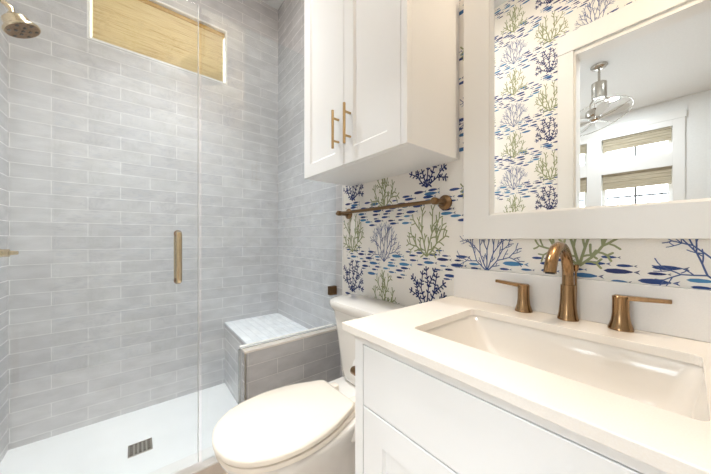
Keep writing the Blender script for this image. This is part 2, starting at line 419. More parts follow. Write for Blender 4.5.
# wall behind toilet and vanity : tile inside the shower, wallpaper outside
bm = B(); box(bm, W, XT, 0, 0.12, ZS-0.1, ZC); obj('wall_shower_end', bm, M['tile_end'], kind='structure')
bm = B(); box(bm, XT-0.004, XT+0.003, -0.004, 0.001, 0.0, ZC); obj('trim_1', bm, M['trim'], kind='structure')
bm = B(); box(bm, XT, XR+0.12, 0, 0.12, -0.1, ZC)
wallpaper(bm, lambda u, v, l: (u, -l, v), XT+0.004, XR, 0.0, ZC-0.01)
def pobj(name, bm):
    """wall with printed paper: keeps the print's facing as built"""
    me = bpy.data.meshes.new(name); o = bpy.data.objects.new(name, me); COL.objects.link(o)
    bm.to_mesh(me); bm.free(); [me.materials.append(x) for x in PM]; o['kind'] = 'structure'; return o
pobj('wall_back', bm)
bm = B(); box(bm, XR, XR+0.12, YF, 0, -0.1, ZC)
wallpaper(bm, lambda u, v, l: (XR-l, u+0.5, v), YF-0.5+0.002, -0.502, 0.0, ZC-0.01)
pobj('wall_right', bm)
# wall with the doorway
DX0, DX1, DZ = -0.536, 0.315, 2.487
MU, MV = 1.93, 0.0               # where the paper starts on the doorway wall
bm = B()
box(bm, G, DX0, YF-0.12, YF, -0.1, ZC); box(bm, DX1, XR+0.12, YF-0.12, YF, -0.1, ZC); box(bm, DX0, DX1, YF-0.12, YF, DZ, ZC)
wallpaper(bm, lambda u, v, l: (-u-MU, YF+l, v+MV), -XR-MU+0.002, -G-MU-0.002, 0.0-MV+0.01, ZC-0.01-MV, skip=lambda a, b: DX0 < -a-MU < DX1 and b+MV < DZ)
pobj('wall_front', bm)
bm = B(); box(bm, W, G, YF-0.12, YF, ZS-0.1, ZC); obj('wall_shower_head', bm, M['tile_end'], kind='structure')
# floors and ceiling
bm = B(); box(bm, G, XR, YF-0.12, 0, -0.1, 0); obj('floor', bm, M['tile_floor'], kind='structure')
bm = B(); box(bm, W, G-0.03, YF, 0, ZS-0.1, ZS); obj('floor_shower', bm, M['pan'], kind='structure')
bm = B(); box(bm, W-0.16, XR+0.12, YF-0.12, 0.12, ZC, ZC+0.1); obj('ceiling', bm, M['ceiling'], kind='structure')
# curb, low wall and its cap
KY = -0.578
bm = B(); box(bm, G-0.075, G+0.044, YF+0.001, KY-0.001, ZS, 0.071); cb_ = obj('trim_2', bm, M['tile_floor'], kind='structure')
bm = B(); box(bm, G-0.079, G+0.044, YF+0.001, KY-0.002, 0.071, 0.080, 0.003); obj('curb_cap', bm, M['quartz_white'], cb_)
bm = B(); box(bm, G-0.046, G+0.044, KY, -0.001, ZS, 0.548); kn = obj('wall_low', bm, M['tile_knee'], kind='structure')
bm = B(); box(bm, G-0.05, G+0.046, KY-0.003, -0.001, 0.548, 0.560, 0.002); obj('ledge', bm, M['quartz'], kn)
bm = B(); box(bm, G+0.041, G+0.048, KY-0.004, KY+0.004, 0.0, 0.548); box(bm, G-0.049, G-0.042, KY-0.004, KY+0.004, ZS, 0.548); obj('edge_trim', bm, M['nickel'], kn)
# doorway casing (seen in the mirror)
bm = B()
box(bm, DX0-0.09, DX0+0.006, YF, YF+0.02, 0, DZ+0.02, 0.002); box(bm, DX1, DX1+0.095, YF, YF+0.02, 0, DZ+0.02, 0.002)
box(bm, DX0-0.09, DX1+0.097, YF, YF+0.024, DZ+0.02, DZ+0.16, 0.002)
box(bm, DX0, DX1, YF-0.12, YF+0.004, DZ-0.012, DZ+0.02); box(bm, DX0, DX0+0.018, YF-0.12, YF+0.002, 0, DZ-0.012); box(bm, DX1-0.018, DX1, YF-0.12, YF+0.002, 0, DZ-0.012)
box(bm, DX0-0.1, DX1+0.1, YF-0.14, YF-0.12, DZ, DZ+0.14, 0.002); box(bm, DX0-0.1, DX0, YF-0.14, YF-0.12, 0, DZ, 0.002); box(bm, DX1, DX1+0.1, YF-0.14, YF-0.12, 0, DZ, 0.002)
obj('door_1', bm, M['trim'], kind='structure')
# bedroom beyond the doorway
BX0, BX1, BY0, BY1, BZ = -3.4, 2.6, -5.6, YF-0.12, 3.32
bm = B(); box(bm, BX0, BX1, BY0, BY1, -0.1, -0.001); obj('floor_bedroom', bm, M['wood'], kind='structure')
bm = B(); box(bm, BX0, BX1, BY0-0.16, BY1+0.0, BZ, BZ+0.1); obj('ceiling_bedroom', bm, M['ceiling'], kind='structure')
bm = B(); box(bm, BX0-0.1, BX0, BY0-0.16, BY1, -0.1, BZ); obj('wall_bedroom_left', bm, M['wall_white'], kind='structure')
bm = B(); box(bm, BX1, BX1+0.1, BY0-0.16, BY1, -0.1, BZ); obj('wall_bedroom_right', bm, M['wall_white'], kind='structure')
bm = B(); box(bm, BX0, W-0.16, BY1, BY1+0.1, -0.1, BZ); box(bm, XR+0.12, BX1, BY1, BY1+0.1, -0.1, BZ); box(bm, W-0.16, XR+0.12, BY1, BY1+0.1, ZC+0.1, BZ)
obj('wall_bedroom_near', bm, M['wall_white'], kind='structure')
WINX = [(-0.985, -0.150), (-2.06, -1.19)]
WINZ = [(0.95, 2.275), (2.49, 2.905)]
bm = B()
xs = [BX0, -2.06, -1.19, -0.985, -0.150, BX1]
for i in range(5):
    if i in (1, 3):
        for z0, z1 in ((-0.1, 0.95), (2.275, 2.49), (2.905, BZ)): box(bm, xs[i], xs[i+1], BY0-0.16, BY0, z0, z1)
    else: box(bm, xs[i], xs[i+1], BY0-0.16, BY0, -0.1, BZ)
obj('wall_bedroom_far', bm, M['wall_white'], kind='structure')
wn = 2
for (x0, x1) in WINX:
    for (z0, z1) in WINZ:
        bm = B()
        for a, b in ((x0, x0+0.05), (x1-0.05, x1)): box(bm, a, b, BY0-0.13, BY0-0.06, z0, z1)
        for a, b in ((z0, z0+0.05), (z1-0.05, z1)): box(bm, x0+0.05, x1-0.05, BY0-0.13, BY0-0.06, a, b)
        w_ = obj('window_%d' % wn, bm, M['trim'], kind='structure'); wn += 1
        bm = B(); xm = (x0+x1)/2
        box(bm, xm-0.014, xm+0.014, BY0-0.11, BY0-0.085, z0+0.05, z1-0.05)
        if z0 < 1: box(bm, x0+0.05, x1-0.05, BY0-0.112, BY0-0.083, 1.845, 1.875); box(bm, x0+0.05, x1-0.05, BY0-0.11, BY0-0.085, 1.4, 1.42)
        obj('muntin', bm, M['muntin'], w_)
        bm = B(); box(bm, x0+0.05, x1-0.05, BY0-0.10, BY0-0.096, z0+0.05, z1-0.05); obj('window_pane', bm, M['win_glass'], w_)
bm = B()
for a, b in ((-2.18, -2.06), (-1.19, -0.985), (-0.150, -0.026)): box(bm, a, b, BY0, BY0+0.022, 0.83, 3.0, 0.002)
box(bm, -2.20, -0.01, BY0, BY0+0.026, 3.0, 3.12, 0.002); box(bm, -2.18, -0.026, BY0, BY0+0.022, 0.83, 0.95, 0.002)
for (x0, x1) in WINX: box(bm, x0, x1, BY0, BY0+0.022, 2.275, 2.49, 0.002); box(bm, x0, x1, BY0, BY0+0.022, 2.905, 3.0, 0.002)
obj('trim_3', bm, M['trim'], kind='structure')
bm = B(); box(bm, BX0, BX1, BY0, BY0+0.016, 0, 0.14); obj('baseboard_far', bm, M['trim'], kind='structure')
bm = B(); box(bm, DX0-0.09-0.7, DX0-0.09, YF, YF+0.015, 0, 0.13); obj('baseboard_front', bm, M['trim'], kind='structure')
bm = B(); box(bm, G+0.05, -0.566, -0.015, 0, 0, 0.13); obj('baseboard_back', bm, M['trim'], kind='structure')

# ------------------------------------------------------------------ shower
sh = thing('roman_shade', (W-0.03, -0.832, 2.37), 'woven bamboo roman shade lowered over the high transom window above the shower', 'window shade')
bm = B()
for k in range(60):
    z0 = 2.386 + k*0.0068; box(bm, W-0.036, W-0.0305 + (0.0006 if k % 2 else 0), WY0+0.022, WY1-0.024, z0, z0+0.0068)
obj('shade_fabric', bm, M['bamboo'], sh)
bm = B(); box(bm, W-0.040, W-0.026, WY0+0.022, WY1-0.024, 2.370, 2.388, 0.003); obj('hem_bar', bm, M['hem'], sh)
bm = B(); box(bm, W-0.06, W-0.024, WY0+0.014, WY1-0.014, 2.758, 2.786, 0.002); obj('head_rail', bm, M['hem'], sh)

bench = thing('shower_bench', (-1.87, -0.22, ZS), 'grey tiled corner bench with white stone top inside the shower', 'bench')
BYF = -0.446
bm = B(); box(bm, W+0.001, G-0.05, BYF, -0.001, ZS+0.001, 0.432); obj('bench_body', bm, M['tile_end'], bench)
bm = B(); box(bm, W+0.001, G-0.05, BYF-0.004, -0.001, 0.432, 0.447, 0.003); obj('bench_top', bm, M['mosaic'], bench)

gd = thing('shower_door', (G, -1.15, 0.09), 'clear frameless glass shower door with a vertical bronze pull handle', 'shower door')
bm = B(); box(bm, G-0.005, G+0.005, YF+0.008, -0.777, 0.090, 2.195, 0.001); obj('glass_pane', bm, M['glass'], gd)
bm = B(); box(bm, G-0.006, G+0.006, -0.7762, -0.7715, 0.090, 2.195); obj('door_seal', bm, M['seal'], gd)
hd = None
bm = B()
hz0, hz1, hy = 0.921, 1.153, -0.853
for sgn in (1, -1):
    x = G + sgn*0.045
    pts = [(G+sgn*0.006, hy, hz0+0.012), (x-sgn*0.012, hy, hz0+0.012), (x-sgn*0.003, hy, hz0+0.015), (x, hy, hz0+0.026),
           (x, hy, hz1-0.026), (x-sgn*0.003, hy, hz1-0.015), (x-sgn*0.012, hy, hz1-0.012), (G+sgn*0.006, hy, hz1-0.012)]
    tube(bm, pts, 0.0115, 16)
hd = obj('pull_handle', bm, M['nickel_warm'], gd, smooth=40)
bm = B()
for sgn in (1, -1):
    for z in (hz0+0.012, hz1-0.012): lathe(bm, [(0.015, 0), (0.015, 0.004)], (G+sgn*0.005, hy, z), (sgn, 0, 0), 20)
obj('washer', bm, M['bronze_dark'], hd, smooth=40)
for z in (0.35, 1.9):
    bm = B(); box(bm, G-0.014, G+0.014, YF+0.001, YF+0.06, z, z+0.09, 0.003); obj('hinge', bm, M['bronze_dark'], gd)

gp = thing('shower_glass_panel', (G, -0.38, 0.081), 'fixed clear glass shower panel notched over the low tiled wall beside the toilet', 'glass panel')
bm = B()
prof = [(-0.760, 0.082), (KY-0.012, 0.082), (KY-0.012, 0.566), (-0.003, 0.566), (-0.003, 2.195), (-0.760, 2.195)]
loft(bm, [[(G-0.005, y, z) for y, z in prof], [(G+0.005, y, z) for y, z in prof]]); obj('glass_pane', bm, M['glass'], gp)
bm = B(); box(bm, G-0.007, G+0.007, KY-0.010, -0.003, 0.560, 0.568); box(bm, G-0.007, G+0.007, KY-0.020, KY-0.005, 0.082, 0.560); obj('setting_strip', bm, M['seal'], gp)
for z in (0.763, 1.88):
    bm = B(); box(bm, G-0.013, G-0.005, -0.056, -0.002, z, z+0.055, 0.002); box(bm, G+0.005, G+0.013, -0.056, -0.002, z, z+0.055, 0.002)
    c_ = obj('wall_clip', bm, M['bronze_dark'], gp)
    bm = B(); lathe(bm, [(0.006, 0), (0.006, 0.002), (0.004, 0.003)], (G+0.013, -0.03, z+0.0275), (1, 0, 0), 16); obj('clip_screw', bm, M['bronze_dark'], c_)

# shower head on its arm
hc = Vector((-1.90, -1.402, 2.072)); ax = Vector((0.0, 0.55, -1)).normalized()
shd = thing('showerhead', (-1.90, YF, 2.16), 'round brushed bronze shower head on a wall arm, top left corner', 'shower head')
bm = B(); tube(bm, [(-1.90, YF+0.006, 2.185), (-1.90, YF+0.05, 2.183), (-1.90, YF+0.085, 2.170), (-1.90, YF+0.115, 2.145), hc-ax*0.05], 0.0105, 16); obj('shower_arm', bm, M['nickel_warm'], shd, smooth=40)
bm = B(); lathe(bm, [(0.03, 0), (0.03, 0.004), (0.012, 0.010)], (-1.90, YF+0.001, 2.185), (0, 1, 0), 24); obj('wall_flange', bm, M['nickel_warm'], shd, smooth=40)
bm = B(); lathe(bm, [(0.012, -0.062), (0.018, -0.056), (0.020, -0.046), (0.038, -0.042), (0.044, -0.036), (0.049, -0.006), (0.060, 0.0), (0.0625, 0.003), (0.0625, 0.009), (0.059, 0.012), (0, 0.0125)], hc, ax, 40)
hb = obj('spray_head', bm, M['nickel_warm'], shd, smooth=35)
bm = B(); lathe(bm, [(0.058, 0.0121), (0.058, 0.0128), (0, 0.013)], hc, ax, 40); obj('spray_face', bm, M['bronze_dark'], hb)
u_, v_ = frame_dir(ax); bm = B()
spots = [(0, 0)] + [(0.024*math.cos(a), 0.024*math.sin(a)) for a in [2*PI*k/4+0.4 for k in range(4)]] + [(0.046*math.cos(a), 0.046*math.sin(a)) for a in [2*PI*k/6 for k in range(6)]]
for a, b in spots: lathe(bm, [(0.0065, 0), (0.0065, 0.0018), (0.004, 0.003)], hc + ax*0.0128 + u_*a + v_*b, ax, 12)
obj('spray_nozzles', bm, M['dark'], hb)
# mixing valve
vz = 1.055
vl = thing('shower_valve', (-1.90, YF, vz), 'bronze shower valve with a lever on the left shower wall', 'shower valve')
bm = B(); lathe(bm, [(0.082, 0), (0.082, 0.005), (0.076, 0.010), (0.03, 0.013)], (-1.90, YF+0.001, vz), (0, 1, 0), 40); obj('escutcheon', bm, M['nickel_warm'], vl, smooth=40)
bm = B(); lathe(bm, [(0.023, 0.010), (0.021, 0.05), (0.019, 0.085), (0.017, 0.092), (0.017, 0.110), (0.010, 0.112), (0.008, 0.135), (0, 0.137)], (-1.90, YF, vz), (0, 1, 0), 24); ln_ = obj('valve_stem', bm, M['nickel_warm'], vl, smooth=40)
bm = B(); tube(bm, [(-1.90, YF+0.10, vz), (-1.94, YF+0.10, vz+0.0), (-1.98, YF+0.102, vz)], [0.008, 0.0065, 0.005], 12); obj('valve_lever', bm, M['nickel_warm'], vl, smooth=40)
# drain
dr = thing('floor_drain', (-1.912, -0.980, ZS), 'square metal grate drain in the white shower floor', 'drain')
bm = B(); dx, dy, hs = -1.912, -0.980, 0.053
for a, b, c, d in ((-hs, hs, -hs, -hs+0.008), (-hs, hs, hs-0.008, hs), (-hs, -hs+0.008, -hs+0.008, hs-0.008), (hs-0.008, hs, -hs+0.008, hs-0.008)): box(bm, dx+a, dx+b, dy+c, dy+d, ZS+0.0005, ZS+0.005)
for k in range(1, 5): t = -hs+0.008+k*(2*hs-0.016)/5; box(bm, dx-hs+0.008, dx+hs-0.008, dy+t-0.004, dy+t+0.004, ZS+0.001, ZS+0.0048)
for k in range(1, 5): t = -hs+0.008+k*(2*hs-0.016)/5; box(bm, dx+t-0.003, dx+t+0.003, dy-hs+0.008, dy+hs-0.008, ZS+0.001, ZS+0.0050)
obj('grate', bm, M['nickel'], dr)
bm = B(); box(bm, dx-hs+0.007, dx+hs-0.007, dy-hs+0.007, dy+hs-0.007, ZS+0.0002, ZS+0.0012); obj('drain_well', bm, M['dark'], dr)

# ------------------------------------------------------------------ toilet
TX = -0.965
tl = thing('toilet', (TX, -0.40, 0), 'white two-piece toilet with closed elongated lid beside the vanity', 'toilet')
def egg(hw, yb, yf, z, back=0.56, n=16):
    """elongated outline: half width hw, straight back edge of back*hw each side at yb, round front at yf"""
    L = yb - yf
    prof = [(back, 0.0), (back+0.09, 0.03), (0.78, 0.14), (0.93, 0.30), (1.0, 0.48), (0.985, 0.62), (0.90, 0.76), (0.72, 0.88), (0.46, 0.96), (0.22, 0.99), (0.0, 1.0)]
    P = [(-prof[0][0], 0.0)] + prof; half = []
    for i in range(1, len(P)-1):
        p0, p1, p2 = P[i-1] if i > 1 else P[1], P[i], P[i+1]; p3 = P[i+2] if i+2 < len(P) else (-P[i][0], P[i][1])
        for k in range(4):
            t = k/4
            half.append(tuple(0.5*((2*b) + (-a+c)*t + (2*a-5*b+4*c-d)*t*t + (-a+3*b-3*c+d)*t**3) for a, b, c, d in zip(p0, p1, p2, p3)))
    half.append((0.0, 1.0))
    pts = [(TX + x*hw, yb - y*L, z) for x, y in half] + [(TX - x*hw, yb - y*L, z) for x, y in half[-2::-1]]
    return pts
def sc_egg(e, k, dz):  # same outline pulled in by k metres
    cx = sum(p[0] for p in e)/len(e); cy = sum(p[1] for p in e)/len(e); out = []
    for p in e:
        d = Vector((p[0]-cx, p[1]-cy, 0)); l = d.length; d = d*((l-k)/l); out.append((cx+d.x, cy+d.y, p[2]+dz))
    return out
bm = B()
loft(bm, [egg(0.125, -0.20, -0.655, 0.001, 0.8), egg(0.122, -0.20, -0.655, 0.05, 0.8), egg(0.108, -0.21, -0.645, 0.14, 0.8), egg(0.118, -0.21, -0.665, 0.22, 0.8),
          egg(0.150, -0.21, -0.715, 0.30, 0.8), egg(0.176, -0.205, -0.765, 0.355, 0.75), egg(0.184, -0.20, -0.785, 0.385, 0.75), egg(0.184, -0.20, -0.787, 0.402, 0.75), egg(0.178, -0.205, -0.780, 0.408, 0.75)])
bowl = obj('bowl', bm, M['porcelain'], tl, smooth=60)
bm = B(); box(bm, TX-0.165, TX+0.165, -0.36, -0.03, 0.33, 0.410, 0.018, 4); obj('bowl_deck', bm, M['porcelain'], bowl, smooth=60)
e = egg(0.189, -0.290, -0.796, 0.412, 0.58)
bm = B(); loft(bm, [sc_egg(e, 0.004, 0), e, [(p[0], p[1], p[2]+0.014) for p in e], sc_egg(e, 0.005, 0.018)]); obj('seat', bm, M['seat'], tl, smooth=50)
e = egg(0.191, -0.305, -0.802, 0.4365, 0.56)
bm = B(); loft(bm, [sc_egg(e, 0.004, 0), e, [(p[0], p[1], p[2]+0.012) for p in e], sc_egg(e, 0.004, 0.017), sc_egg(e, 0.014, 0.0195), sc_egg(e, 0.06, 0.0215)]); obj('seat_lid', bm, M['seat'], tl, smooth=50)
for s in (-1, 1):
    bm = B(); box(bm, TX+s*0.075-0.02, TX+s*0.075+0.02, -0.308, -0.262, 0.4105, 0.440, 0.006, 3); obj('seat_hinge', bm, M['seat'], tl, smooth=50)
def tank_loop(hw, yf, z, r=0.05, yb=-0.022): return rrect(TX-hw, TX+hw, yf, yb, r, z, 8)
def tank_loop2(hw, yf, z, r=0.07, yb=-0.022):
    # bowed front, round front corners, tight back corners
    pts = []; n = 10
    for cx, cy, a0, rr in ((TX+hw-0.02, yb-0.02, 0, 0.02), (TX-hw+0.02, yb-0.02, 90, 0.02), (TX-hw+r, yf+r, 180, r), (TX+hw-r, yf+r, 270, r)):
        for k in range(n+1):
            a = math.radians(a0+90*k/n); pts.append((cx+rr*math.cos(a), cy+rr*math.sin(a), z))
    return [(x, y - 0.012*(1-((x-TX)/hw)**2)*(1 if y < -0.12 else 0), z) for x, y, z in pts]
bm = B(); loft(bm, [tank_loop2(0.150, -0.170, 0.411), tank_loop2(0.166, -0.184, 0.424), tank_loop2(0.176, -0.192, 0.47), tank_loop2(0.200, -0.197, 0.61), tank_loop2(0.232, -0.203, 0.755)])
obj('tank', bm, M['porcelain'], tl, smooth=50)
bm = B(); loft(bm, [tank_loop2(0.236, -0.207, 0.755), tank_loop2(0.258, -0.218, 0.770, 0.09), tank_loop2(0.261, -0.220, 0.792, 0.09), tank_loop2(0.256, -0.216, 0.802, 0.09), tank_loop2(0.236, -0.197, 0.806, 0.08)])
obj('tank_lid', bm, M['porcelain'], tl, smooth=50)

# ------------------------------------------------------------------ wall cabinet over the toilet
CX0, CX1, CYF, CZ0, CZ1 = -1.262, -0.570, -0.3156, 1.430, 2.95  # unseen top made taller to block the vanity can's reflection
wc = thing('wall_cabinet', ((CX0+CX1)/2, 0, CZ0), 'white two-door shaker wall cabinet hanging above the toilet', 'cabinet')
bm = B(); box(bm, CX0, CX1, CYF+0.021, -0.001, CZ0, CZ1, 0.0015); obj('cabinet_body', bm, M['cab'], wc)
def shaker(bm, x0, x1, z0, z1, yf, th=0.02, st=0.062, rec=0.009, bev=0.008):
    """shaker door facing -y: stiles, rails, sloped inner edge and recessed panel"""
    yb = yf+th
    o = [(x0, z0), (x1, z0), (x1, z1), (x0, z1)]; i = [(x0+st, z0+st), (x1-st, z0+st), (x1-st, z1-st), (x0+st, z1-st)]
    p = [(x0+st+bev, z0+st+bev), (x1-st-bev, z0+st+bev), (x1-st-bev, z1-st-bev), (x0+st+bev, z1-st-bev)]
    loops = [[(x, yb, z) for x, z in o], [(x, yf+0.0015, z) for x, z in o],
             [(x+0.0015*(1 if x == x0 else -1), yf, z+0.0015*(1 if z == z0 else -1)) for x, z in o],
             [(x, yf, z) for x, z in i], [(x, yf+rec, z) for x, z in p]]
    return loft(bm, loops)
xm = -0.914
for (a, b, hx) in ((CX0+0.001, xm-0.0015, -0.950), (xm+0.0015, -0.5985, -0.868)):
    bm = B(); shaker(bm, a, b, CZ0+0.001, CZ1, CYF); d_ = obj('door', bm, M['cab'], wc)
    bm = B(); tube(bm, [(hx, CYF-0.032, 1.502), (hx, CYF-0.032, 1.664)], 0.0058, 14)
    for z in (1.535, 1.631): tube(bm, [(hx, CYF+0.001, z), (hx, CYF-0.032, z)], 0.0048, 12)
    obj('bar_pull', bm, M['gold_pull'], d_, smooth=40)
bm = B(); box(bm, -0.597, CX1, CYF, CYF+0.021, CZ0+0.0, CZ1, 0.0015); obj('face_stile', bm, M['cab'], wc)

# ------------------------------------------------------------------ towel bar
tb = thing('towel_bar', (-0.95, 0, 1.268), 'aged bronze towel bar on the coral wallpaper above the toilet', 'towel bar')
bm = B(); tube(bm, [(-1.318, -0.068, 1.268), (-0.592, -0.068, 1.268)], 0.0085, 18); obj('bar', bm, M['bronze_dark'], tb, smooth=40)
for x in (-1.285, -0.632):
    bm = B(); lathe(bm, [(0.031, 0.001), (0.031, 0.007), (0.026, 0.012), (0.015, 0.016), (0.0125, 0.03), (0.0125, 0.062), (0.0145, 0.066), (0.0145, 0.083), (0.012, 0.086), (0, 0.087)], (x, 0, 1.268), (0, -1, 0), 28)
    obj('post', bm, M['bronze_dark'], tb, smooth=40)

# ------------------------------------------------------------------ mirror
mr_ = thing('mirror', (-0.213, 0, 1.117), 'large white framed mirror on the wall over the sink', 'mirror')
MX0, MX1, MZ0, MZ1 = -0.538, 0.22, 1.117, 2.10
fw, fb, bv = 0.096, 0.083, 0.012
def mitre(z_in=False):
    o = [(MX0, MZ0), (MX1, MZ0), (MX1, MZ1), (MX0, MZ1)]; i = [(MX0+fw, MZ0+fb), (MX1-fw, MZ0+fb), (MX1-fw, MZ1-fb), (MX0+fw, MZ1-fb)]
    j = [(MX0+fw+bv, MZ0+fb+bv*0.6), (MX1-fw-bv, MZ0+fb+bv*0.6), (MX1-fw-bv, MZ1-fb-bv), (MX0+fw+bv, MZ1-fb-bv)]
    return o, i, j
o_, i_, j_ = mitre(); bm = B()
loft(bm, [[(x, -0.002, z) for x, z in j_], [(x, -0.002, z) for x, z in o_], [(x, -0.026, z) for x, z in o_],
          [(x+0.002*(1 if x == MX0 else -1), -0.028, z+0.002*(1 if z == MZ0 else -1)) for x, z in o_],
          [(x, -0.028, z) for x, z in i_], [(x, -0.023, z) for x, z in i_], [(x, -0.014, z) for x, z in j_], [(x, -0.002, z) for x, z in j_]], False, False)
obj('mirror_frame', bm, M['trim'], mr_)
bm = B(); box(bm, MX0+fw, MX1-fw, -0.0125, -0.006, MZ0+fb, MZ1-fb); obj('mirror_glass', bm, M['mirror'], mr_)

# ------------------------------------------------------------------ vanity
VX0, VX1, VYF, ZT = -0.553, 0.150, -0.545, 0.890
vn = thing('vanity_cabinet', (-0.213, -0.27, 0), 'white bathroom vanity cabinet with plain top front and shaker doors below', 'cabinet')
bm = B(); box(bm, VX0, VX0+0.018, VYF+0.02, -0.002, 0.09, 0.869); box(bm, VX1-0.018, VX1, VYF+0.02, -0.002, 0.09, 0.869); box(bm, VX0+0.018, VX1-0.018, -0.014, -0.002, 0.09, 0.869); box(bm, VX0+0.018, VX1-0.018, VYF+0.02, -0.014, 0.09, 0.108); box(bm, VX0, VX0+0.031, VYF, VYF+0.02, 0.0, 0.869); box(bm, VX1-0.045, VX1, VYF, VYF+0.02, 0.0, 0.869)
box(bm, VX0+0.031, VX1-0.045, VYF, VYF+0.02, 0.850, 0.869); box(bm, VX0, VX0+0.02, VYF+0.02, -0.002, 0.0, 0.09); obj('vanity_body', bm, M['cab'], vn)
bm = B(); box(bm, VX0+0.02, VX1, VYF+0.07, VYF+0.09, 0.0, 0.09); obj('toe_kick', bm, M['cab'], vn)
bm = B(); box(bm, VX0+0.034, VX1-0.048, VYF-0.001, VYF+0.019, 0.6965, 0.8475, 0.0015); obj('drawer_front', bm, M['cab'], vn)
for a, b in ((VX0+0.034, -0.2105), (-0.2075, VX1-0.048)):
    bm = B(); shaker(bm, a, b, 0.11, 0.6925, VYF-0.001, 0.02, 0.068, 0.008, 0.004); obj('door', bm, M['cab'], vn)

# counter with its sink cut-out
CTX0, CTX1, CTYF = -0.594, 0.176, -0.559
SX0, SX1, SY0, SY1 = -0.443, 0.018, -0.446, -0.140
bm = B(); th = 0.020
oc = [(CTX0, CTYF), (CTX1, CTYF), (CTX1, -0.001), (CTX0, -0.001)]
ic = [(x, y) for x, y, _ in rrect(SX0, SX1, SY0, SY1, 0.016, 0, 4)]
def plate(z):
    ov = [bm.verts.new((x, y, z)) for x, y in oc]; iv = [bm.verts.new((x, y, z)) for x, y in ic]
    es = [bm.edges.new((a, b)) for vs in (ov, iv) for a, b in zip(vs, vs[1:]+vs[:1])]
    bmesh.ops.triangle_fill(bm, edges=es, use_beauty=True); return ov, iv
ot, it = plate(ZT); ob, ib = plate(ZT-th)
for a, b in ((ot, ob), (it, ib)):
    for k in range(len(a)): bm.faces.new((a[k], a[(k+1) % len(a)], b[(k+1) % len(a)], b[k]))
ct = obj('countertop', bm, M['quartz']); ct.location = (0, 0, 0)
bvm = ct.modifiers.new('eased', 'BEVEL'); bvm.width = 0.0018; bvm.segments = 2; bvm.limit_method = 'ANGLE'; bvm.angle_limit = math.radians(60)
tag(ct, 'white quartz countertop, warm top light painted into its tint, with a rectangular sink cut-out on the vanity', 'countertop')
bm = B(); box(bm, CTX0+0.012, CTX1, -0.021, -0.001, ZT+0.0002, 1.004, 0.0015); bs = obj('backsplash', bm, M['quartz_white'])
tag(bs, 'low white quartz backsplash strip behind the faucet', 'backsplash')
# undermount basin
sk = thing('sink_basin', ((SX0+SX1)/2, (SY0+SY1)/2, 0.74), 'white rectangular undermount sink basin below the faucet', 'sink')
bm = B(); m_ = 0.006
def sl(dx0, dx1, dy0, dy1, r, z): return rrect(SX0-m_+dx0, SX1+m_-dx1, SY0-m_+dy0, SY1+m_-dy1, r, z, 8)
inner = [sl(0, 0, 0, 0, 0.026, 0.8695), sl(0.003, 0.003, 0.003, 0.003, 0.028, 0.862), sl(0.03, 0.016, 0.008, 0.012, 0.04, 0.80), sl(0.06, 0.026, 0.018, 0.02, 0.05, 0.755), sl(0.085, 0.05, 0.04, 0.045, 0.05, 0.737), sl(0.18, 0.18, 0.115, 0.115, 0.03, 0.730)]
outer = [sl(-0.02, -0.02, -0.02, -0.02, 0.04, 0.8695), sl(-0.02, -0.02, -0.02, -0.02, 0.04, 0.858), sl(0.015, 0.004, -0.004, 0.0, 0.04, 0.80), sl(0.05, 0.015, 0.008, 0.01, 0.05, 0.745), sl(0.075, 0.04, 0.03, 0.035, 0.05, 0.727), sl(0.18, 0.18, 0.115, 0.115, 0.03, 0.720)]
loft(bm, inner[::-1] + outer); obj('basin', bm, M['porcelain'], sk, smooth=50)
bm = B(); lathe(bm, [(0.022, 0.0), (0.022, 0.003), (0.017, 0.004), (0.015, 0.002), (0, 0.003)], ((SX0+SX1)/2, (SY0+SY1)/2, 0.7302), (0, 0, 1), 24); obj('sink_drain', bm, M['bronze'], sk, smooth=40)

# faucet: spout and two lever handles, each standing on the counter
FX, FY = -0.213, -0.047
fa = thing('faucet', (FX, FY, ZT), 'champagne bronze gooseneck faucet with two lever handles behind the sink', 'faucet')
bm = B(); lathe(bm, [(0.0248, 0.0003), (0.0248, 0.005), (0.0235, 0.008), (0.0215, 0.020), (0.0190, 0.045), (0.0175, 0.075), (0.0168, 0.098), (0.0135, 0.0985)], (FX, FY, ZT), (0, 0, 1), 36); obj('spout_base', bm, M['bronze'], fa, smooth=35)
pts = [(FX, FY, ZT+0.096), (FX, FY, ZT+0.12)]; rads = [0.0138, 0.0136]
R_ = 0.080; cy_, cz_ = FY-R_, ZT+0.127
for k in range(0, 16):
    a = math.radians(k*11.2); pts.append((FX, cy_ + R_*math.cos(a), cz_ + R_*math.sin(a))); rads.append(0.0135)
bm = B(); tube(bm, pts, rads, 24); obj('spout', bm, M['bronze'], fa, smooth=40)
bm = B(); lathe(bm, [(0.010, 0), (0.010, 0.003), (0, 0.003)], (FX, cy_-R_*math.cos(math.radians(12)), cz_+R_*math.sin(math.radians(12))+0.0005), (0, -0.1, -1), 20); obj('aerator', bm, M['dark'], fa, smooth=40)
bm = B(); tube(bm, [(FX+0.014, FY+0.017, ZT+0.0003), (FX+0.014, FY+0.017, ZT+0.135)], 0.0028, 10); lathe(bm, [(0.004, 0), (0.007, 0.010), (0.0075, 0.018), (0.005, 0.02)], (FX+0.014, FY+0.017, ZT+0.135), (0, 0, 1), 16); obj('lift_rod', bm, M['bronze'], fa, smooth=40)
